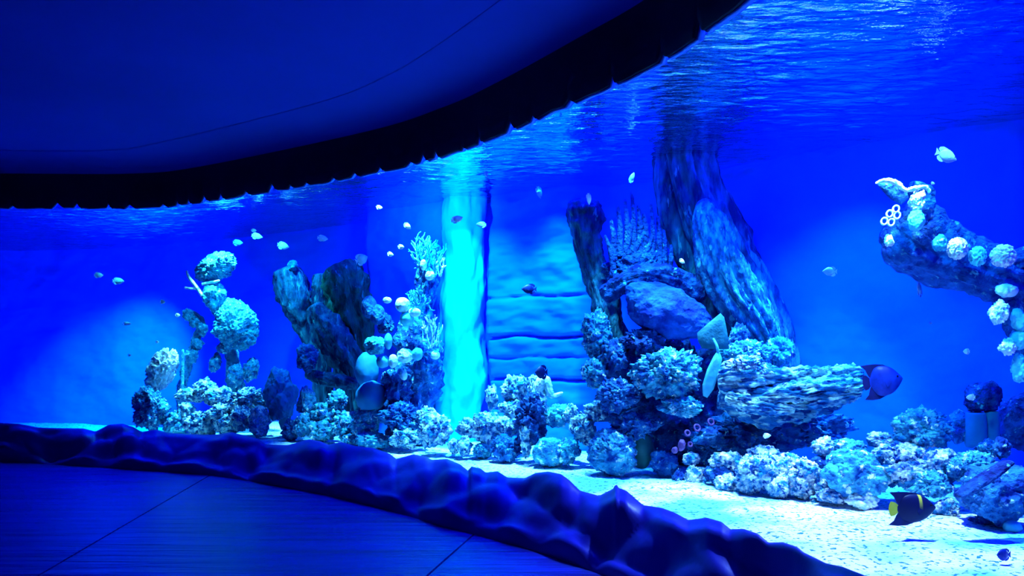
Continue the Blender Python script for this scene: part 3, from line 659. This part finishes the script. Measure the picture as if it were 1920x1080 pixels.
for px, w_, py, h_, l in [(1829, 38, 806, 66, 'wider smooth teal barrel sponge under the dark rock'), (1859, 27, 802, 62, 'narrower smooth teal barrel sponge under the dark rock')]:
    d = 6.5; u = d / F; V = []; c = P(px, py + h_ / 2, d); n_ = 28
    prof = [(0, 0), (.44, 0), (.50, .12), (.52, .4), (.50, .75), (.46, .94), (.42, 1.0), (.34, .99), (.30, .85), (0, .8)]
    for r_, z in prof:
        for k in range(n_):
            a = 2 * pi * k / n_; V.append((w_ * u * r_ * cos(a), w_ * u * r_ * sin(a), z * h_ * u))
    tag(link('barrel_sponge', V, grid_faces(len(prof), n_, True), M['smooth'], None, c), l, 'sponge')
lump('reef_rock', 1795, 800, 6.6, 30, 66, 'blue', 'soft', label='blue upright stone left of the wider barrel', cat='rock')
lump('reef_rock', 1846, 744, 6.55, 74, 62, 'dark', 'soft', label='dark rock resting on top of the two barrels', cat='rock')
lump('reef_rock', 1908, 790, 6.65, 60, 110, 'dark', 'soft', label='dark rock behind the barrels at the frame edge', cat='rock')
# ------------------------------------------------------------------ reaching branch on the right
DB = 5.9
g = empty('reaching_branch', P(1950, 1000, DB), 'thick blue coral-covered branch reaching in from the right edge', 'driftwood')
trunk('limb', [(1990, 1010, 5.7, 56), (1995, 800, DB, 50), (1970, 690, DB, 46), (1940, 600, DB, 48), (1905, 535, DB, 52), (1840, 505, DB, 52), (1770, 478, DB, 58), (1712, 442, DB, 62), (1676, 408, DB, 36)], 'sponge', parent=g, ridge=.3, knob=.25, na=60, nl=130)
trunk('limb', [(1700, 440, 5.8, 22), (1722, 400, 5.75, 26), (1728, 365, 5.75, 20), (1705, 352, 5.75, 15)], 'blue', parent=g, ridge=.35, knob=.4)
trunk('limb', [(1735, 430, 5.95, 26), (1765, 440, 5.95, 26), (1785, 455, 5.95, 18)], 'dark', parent=g, ridge=.35, knob=.4)
trunk('limb', [(1880, 500, 5.8, 20), (1915, 485, 5.75, 22), (1960, 500, 5.75, 22)], 'sponge', parent=g, ridge=.35, knob=.3)
g2 = None
slab_poly('curled_leaf_coral', [(1642, 342), (1662, 336), (1684, 343), (1700, 358), (1704, 372), (1690, 384), (1672, 375), (1656, 358)], 5.6, .09, 'blue', 'curled dark leaf coral with white rim at tip of the reaching branch', 'coral')
trunk('white_rim', [(1641, 344, 5.54, 2), (1660, 338, 5.52, 4), (1680, 343, 5.52, 5), (1698, 356, 5.52, 3.5), (1716, 353, 5.5, 4.5), (1735, 351, 5.5, 4), (1744, 362, 5.5, 3)], 'white', 'white coral crest running along the top of the branch tip', 'coral', ridge=.5, knob=.7, na=28)
g = empty('honeycomb_coral', P(1668, 412, 5.5), 'white honeycomb coral with dark holes at the branch tip', 'coral')
for a, b in [(1658, 415), (1668, 401), (1680, 392), (1671, 417), (1682, 404)]:
    torus('cell', a, b, 5.5, 6.5, 2.0, 'white', (90, 25, 0), parent=g, sx=.85)
for a, b, w_, h_, m, st, l in [(1722, 378, 30, 40, 'pink', 'knob', 'pinkish-white knob coral on the upright stub of the branch'), (1718, 412, 28, 44, 'leaf', 'soft', 'pale cyan bulb coral under the pinkish knob'), (1668, 450, 18, 24, 'white', 'knob', 'small white coral under the honeycomb'),
        (1762, 455, 24, 32, 'teal', 'soft', 'teal bulb coral left of the brain corals'), (1795, 466, 36, 42, 'pink', 'brain', 'white brain coral, first of three along the branch'), (1833, 481, 30, 38, 'leaf', 'brain', 'dimmer brain coral between the two white ones'), (1881, 480, 44, 44, 'pink', 'brain', 'largest white brain coral at the bend of the branch'),
        (1886, 545, 42, 26, 'white', 'soft', 'white curled coral just below the bend of the branch'), (1872, 585, 34, 48, 'white', 'knob', 'upright white coral on the descending part of the branch'), (1912, 600, 26, 44, 'leaf', 'soft', 'pale cyan coral at the frame edge beside the upright white one'),
        (1890, 650, 34, 34, 'white', 'knob', 'white coral low on the descending branch'), (1912, 636, 36, 40, 'leaf', 'soft', 'pale bulb coral above the lowest white one at the edge'), (1912, 690, 24, 56, 'leaf', 'knob', 'lowest pale coral of the branch at the frame edge')]:
    lump('branch_coral', a, b, 5.52, w_, h_, m, st, label=l, cat='coral')

# ------------------------------------------------------------------ fish
def fish(name, px, py, d, Lpx, hr, face, label, mat='fishpale', yaw=0, pitch=0, tail=None, parts=True, group=None, deep=None, bodymat=None, angel=False, finmat=None):
    u = d / F; L = Lpx * u; H = L * hr; T = H * .36
    prof = [(0, .04), (.03, .16), (.08, .30), (.16, .55), (.28, .84), (.42, 1.0), (.56, .93), (.68, .72), (.76, .46), (.81, .24), (.85, .17)]
    if angel: prof = [(0, .04), (.04, .20), (.12, .46), (.22, .72), (.34, .90), (.48, .98), (.60, .97), (.70, .86), (.77, .62), (.81, .36), (.85, .24)]
    NS, NA_ = 26, 16; V = []
    for i in range(NS + 1):
        t = .85 * i / NS; h = interp(prof, t); ww = min(1, h * 1.15) * (1 if t < .5 else (1 - .75 * sm(.5, .85, t)))
        for j in range(NA_):
            a = 2 * pi * j / NA_
            V.append(Vector((L * (.5 - t), T / 2 * ww * sin(a), H / 2 * h * cos(a))))
    Fc = grid_faces(NS + 1, NA_, True); Fc += [tuple(range(NA_)), tuple(reversed(range(NS * NA_, NS * NA_ + NA_)))]
    def fin(poly, th, y=0, rot=0):
        a = len(V); n = len(poly)
        for s in (-1, 1):
            for (x, z) in poly: V.append(Vector((L * x, y + s * th, H * z)))
        Fc.append(tuple(range(a, a + n))); Fc.append(tuple(reversed(range(a + n, a + 2 * n))))
        for j in range(n):
            k = (j + 1) % n; Fc.append((a + j, a + n + j, a + n + k, a + k))
    th = L * .006
    dl = deep or .12
    if angel:
        dors = [(.16, .44), (.0, .46), (-.14, .44), (-.24, .30), (-.32, .12), (-.36, .20), (-.42, .40), (-.52, .56), (-.34, .57), (-.15, .56), (.05, .52)]
        anal = [(.05, -.47), (-.1, -.46), (-.2, -.38), (-.28, -.22), (-.32, -.12), (-.36, -.20), (-.42, -.40), (-.54, -.54), (-.34, -.58), (-.15, -.57)]
    else:
        dors = [(.22, .38), (.02, .44), (-.12, .40), (-.26, .28), (-.31, .14), (-.40, .16 + dl), (-.36, .34 + dl), (-.22, .46 + dl), (-.05, .47 + dl * .7), (.12, .47 + dl * .2)]
        anal = [(.0, -.44), (-.12, -.40), (-.26, -.28), (-.31, -.14), (-.40, -.16 - dl), (-.36, -.34 - dl), (-.24, -.46 - dl), (-.12, -.50 - dl * .5)]
    if not parts: fin(dors, th); fin(anal, th)
    tailpoly = [(-.33, .09), (-.42, .19), (-.5, .30), (-.485, .12), (-.475, 0), (-.485, -.12), (-.5, -.30), (-.42, -.19), (-.33, -.09)]
    if angel: tailpoly = [(-.33, .12), (-.40, .22), (-.49, .25), (-.525, .12), (-.535, 0), (-.525, -.12), (-.49, -.25), (-.40, -.22), (-.33, -.12)]
    if not parts: fin(tailpoly, th)
    root = link(name, V, Fc, bodymat or M[mat], None, P(px, py, d))
    tag(root, label, 'fish', group)
    root.rotation_euler = (0, R(pitch), R(yaw) + (0 if face > 0 else pi))
    if parts:
        def part(nm, poly, m, y=0, thick=th):
            VV = []; n = len(poly)
            for s in (-1, 1):
                for (x, z) in poly: VV.append((L * x, y + s * thick, H * z))
            ff = [tuple(range(n)), tuple(reversed(range(n, 2 * n)))] + [(j, n + j, n + (j + 1) % n, (j + 1) % n) for j in range(n)]
            return link(nm, VV, ff, m, root, smooth=False)
        part('dorsal_fin', dors, M[finmat or mat]); part('anal_fin', anal, M[finmat or mat])
        t_ = part('tail_fin', tailpoly, M[tail] if tail else M[finmat or mat])
        if tail: t_['label'] = 'yellow tail fin'
        for s in (-1, 1):
            part('pectoral_fin', [(.18, -.06), (.06, .05), (.02, -.06), (.06, -.2)], M[mat], s * T * .5, th)
            vs, fs = ico(2); rr = L * .022
            link('eye', [v * rr for v in vs], fs, M['eye'], root, (L * .36, s * T * .30, H * .10))
    return root
ang = banded('yellow_barred_scales', (.003, .005, .06), 0, (.80, .60, .05), .024, .044, .03)
fish('angelfish', 1712, 953, 5.0, 92, .60, 1, 'navy angelfish with yellow tail and yellow bar swimming over the sand', 'fishdark', 8, 0, tail='yellow', bodymat=ang, angel=True)
fish('surgeonfish', 1656, 714, 6.0, 68, .86, 1, 'large dark rounded fish at the free end of the layered log', 'fishblue', -14, -8, angel=True, finmat='fishdark')
fish('round_fish', 1882, 1040, 4.45, 30, .78, -1, 'small dark blue round fish low over the sand at right', 'fishblue', 10, 0, deep=.03)
fish('damselfish', 992, 542, 9.0, 30, .60, -1, 'dark damselfish swimming before the layered cyan wall', 'fishdark', 15)
fish('damselfish', 1015, 698, 8.4, 30, .80, -1, 'dark damselfish hovering just above the white heap', 'fishdark', 35)
fish('silver_fish', 1774, 292, 5.8, 46, .55, 1, 'largest silvery fish high above the reaching branch', 'fishpale', 10, 18)
fish('chromis', 1556, 509, 6.6, 30, .55, -1, 'dim blue fish in open water left of the branch tip', 'fishdim', 10)
fish('chromis', 1724, 542, 6.2, 32, .42, -1, 'slim pale fish diving below the reaching branch', 'fishdim', 30, -75)
fish('chromis', 1685, 488, 6.4, 26, .5, -1, 'dim blue fish just under the branch tip', 'fishdim', 20, -50)
fish('chromis', 1812, 659, 6.0, 17, .6, -1, 'small pale fish left of the descending branch', 'fishpale', 20, 0)
fish('chromis', 1820, 745, 6.0, 20, .55, -1, 'small pale fish before the dark rock on the barrels', 'fishpale', 10, 0)
fish('chromis', 1438, 817, 6.6, 18, .5, 1, 'small pale fish under the layered log', 'fishpale', 20, 0)
fish('chromis', 857, 411, 8.9, 24, .5, 1, 'brightest pale yellow fish in front of the pillar', 'fishyel', 10, -18)
fish('chromis', 764, 424, 9.3, 16, .6, 1, 'small yellow fish left above the staghorn crown', 'fishyel', 20, 40)
fish('chromis', 752, 463, 9.3, 12, .7, 1, 'upper of the two tiny yellow fish beside the staghorn crown', 'fishyel', 20, 0, parts=False)
fish('chromis', 732, 477, 9.3, 12, .7, 1, 'lower of the two tiny yellow fish beside the staghorn crown', 'fishyel', 20, 10, parts=False)
fish('chromis', 711, 389, 9.4, 12, .65, 1, 'tiny pale fish under the valance left of the lit panel', 'fishpale', 20, 0, parts=False)
fish('chromis', 902, 421, 8.9, 20, .5, -1, 'pale fish in front of the pillar edge', 'fishdim', 20, 0)
fish('chromis', 911, 322, 8.9, 22, .4, 1, 'dim fish near the water surface over the pillar', 'fishdim', 20, 80)
fish('chromis', 1185, 333, 7.6, 22, .42, 1, 'pale fish left of the huge trunk near the surface', 'fishdim', 20, -65)
fish('chromis', 1104, 373, 7.9, 22, .42, 1, 'pale fish before the dark-topped stump', 'fishpale', 20, 85)
fish('chromis', 1011, 361, 8.6, 24, .45, 1, 'dim fish above the layered wall', 'fishdim', 20, 75)
fish('chromis', 1279, 490, 7.4, 13, .6, 1, 'tiny white fish in front of the finger coral', 'fishpale', 20, 30, parts=False)
G = 'small chromis shoaling at the left'
fish('chromis', 678, 486, 10.4, 26, .75, 1, 'striped pale fish right of the tallest stump top', 'fishpale', 30, -25)
fish('chromis', 605, 447, 10.9, 20, .55, 1, 'pale fish above the narrow stump', 'fishpale', 20, 5, group=G)
fish('chromis', 531, 461, 11.2, 22, .6, 1, 'pale fish above the leftmost stump', 'fishpale', 30, 10, group=G)
fish('chromis', 482, 443, 11.2, 20, .55, 1, 'pale fish near the surface, second above the tower coral', 'fishpale', 20, 10, group=G)
fish('chromis', 446, 455, 11.2, 18, .6, 1, 'dim pale fish right above the tower coral crown', 'fishdim', 20, 0, group=G)
fish('chromis', 476, 432, 11.6, 10, .6, 1, 'tiny fish highest above the tower coral', 'fishpale', 20, 0, group=G, parts=False)
fish('chromis', 222, 527, 11.8, 20, .6, 1, 'pale fish in open water at far left, nearer the corals', 'fishpale', 20, 0, group=G)
fish('chromis', 185, 516, 11.8, 16, .6, 1, 'leftmost fish of the tank in open water', 'fishpale', 20, 0, group=G)
fish('chromis', 238, 607, 11.6, 16, .4, 1, 'small slim fish in the glowing water at left', 'fishpale', 20, 0, group=G, parts=False)
fish('chromis', 305, 566, 11.5, 10, .75, 1, 'tiny bright fish above the pinkish coral head', 'fishyel', 20, 0, group=G, parts=False)
fish('chromis', 333, 591, 11.5, 9, .75, 1, 'tiny yellow fish left of the knotted spire top', 'fishyel', 20, 0, group=G, parts=False)
fish('chromis', 295, 641, 11.5, 7, .7, 1, 'tiny fish at the top edge of the pinkish coral head', 'fishpale', 20, 0, group=G, parts=False)
fish('chromis', 243, 666, 11.6, 7, .7, 1, 'tiny fish left of the pinkish coral head', 'fishpale', 20, 0, group=G, parts=False)
fish('chromis', 1745, 606, 6.2, 8, .6, 1, 'tiny pale fish far below the reaching branch', 'fishdim', 20, 0, parts=False)
fish('chromis', 1749, 344, 5.8, 10, .6, 1, 'tiny pale fish between the silvery fish and the branch stub', 'fishpale', 20, 0, parts=False)
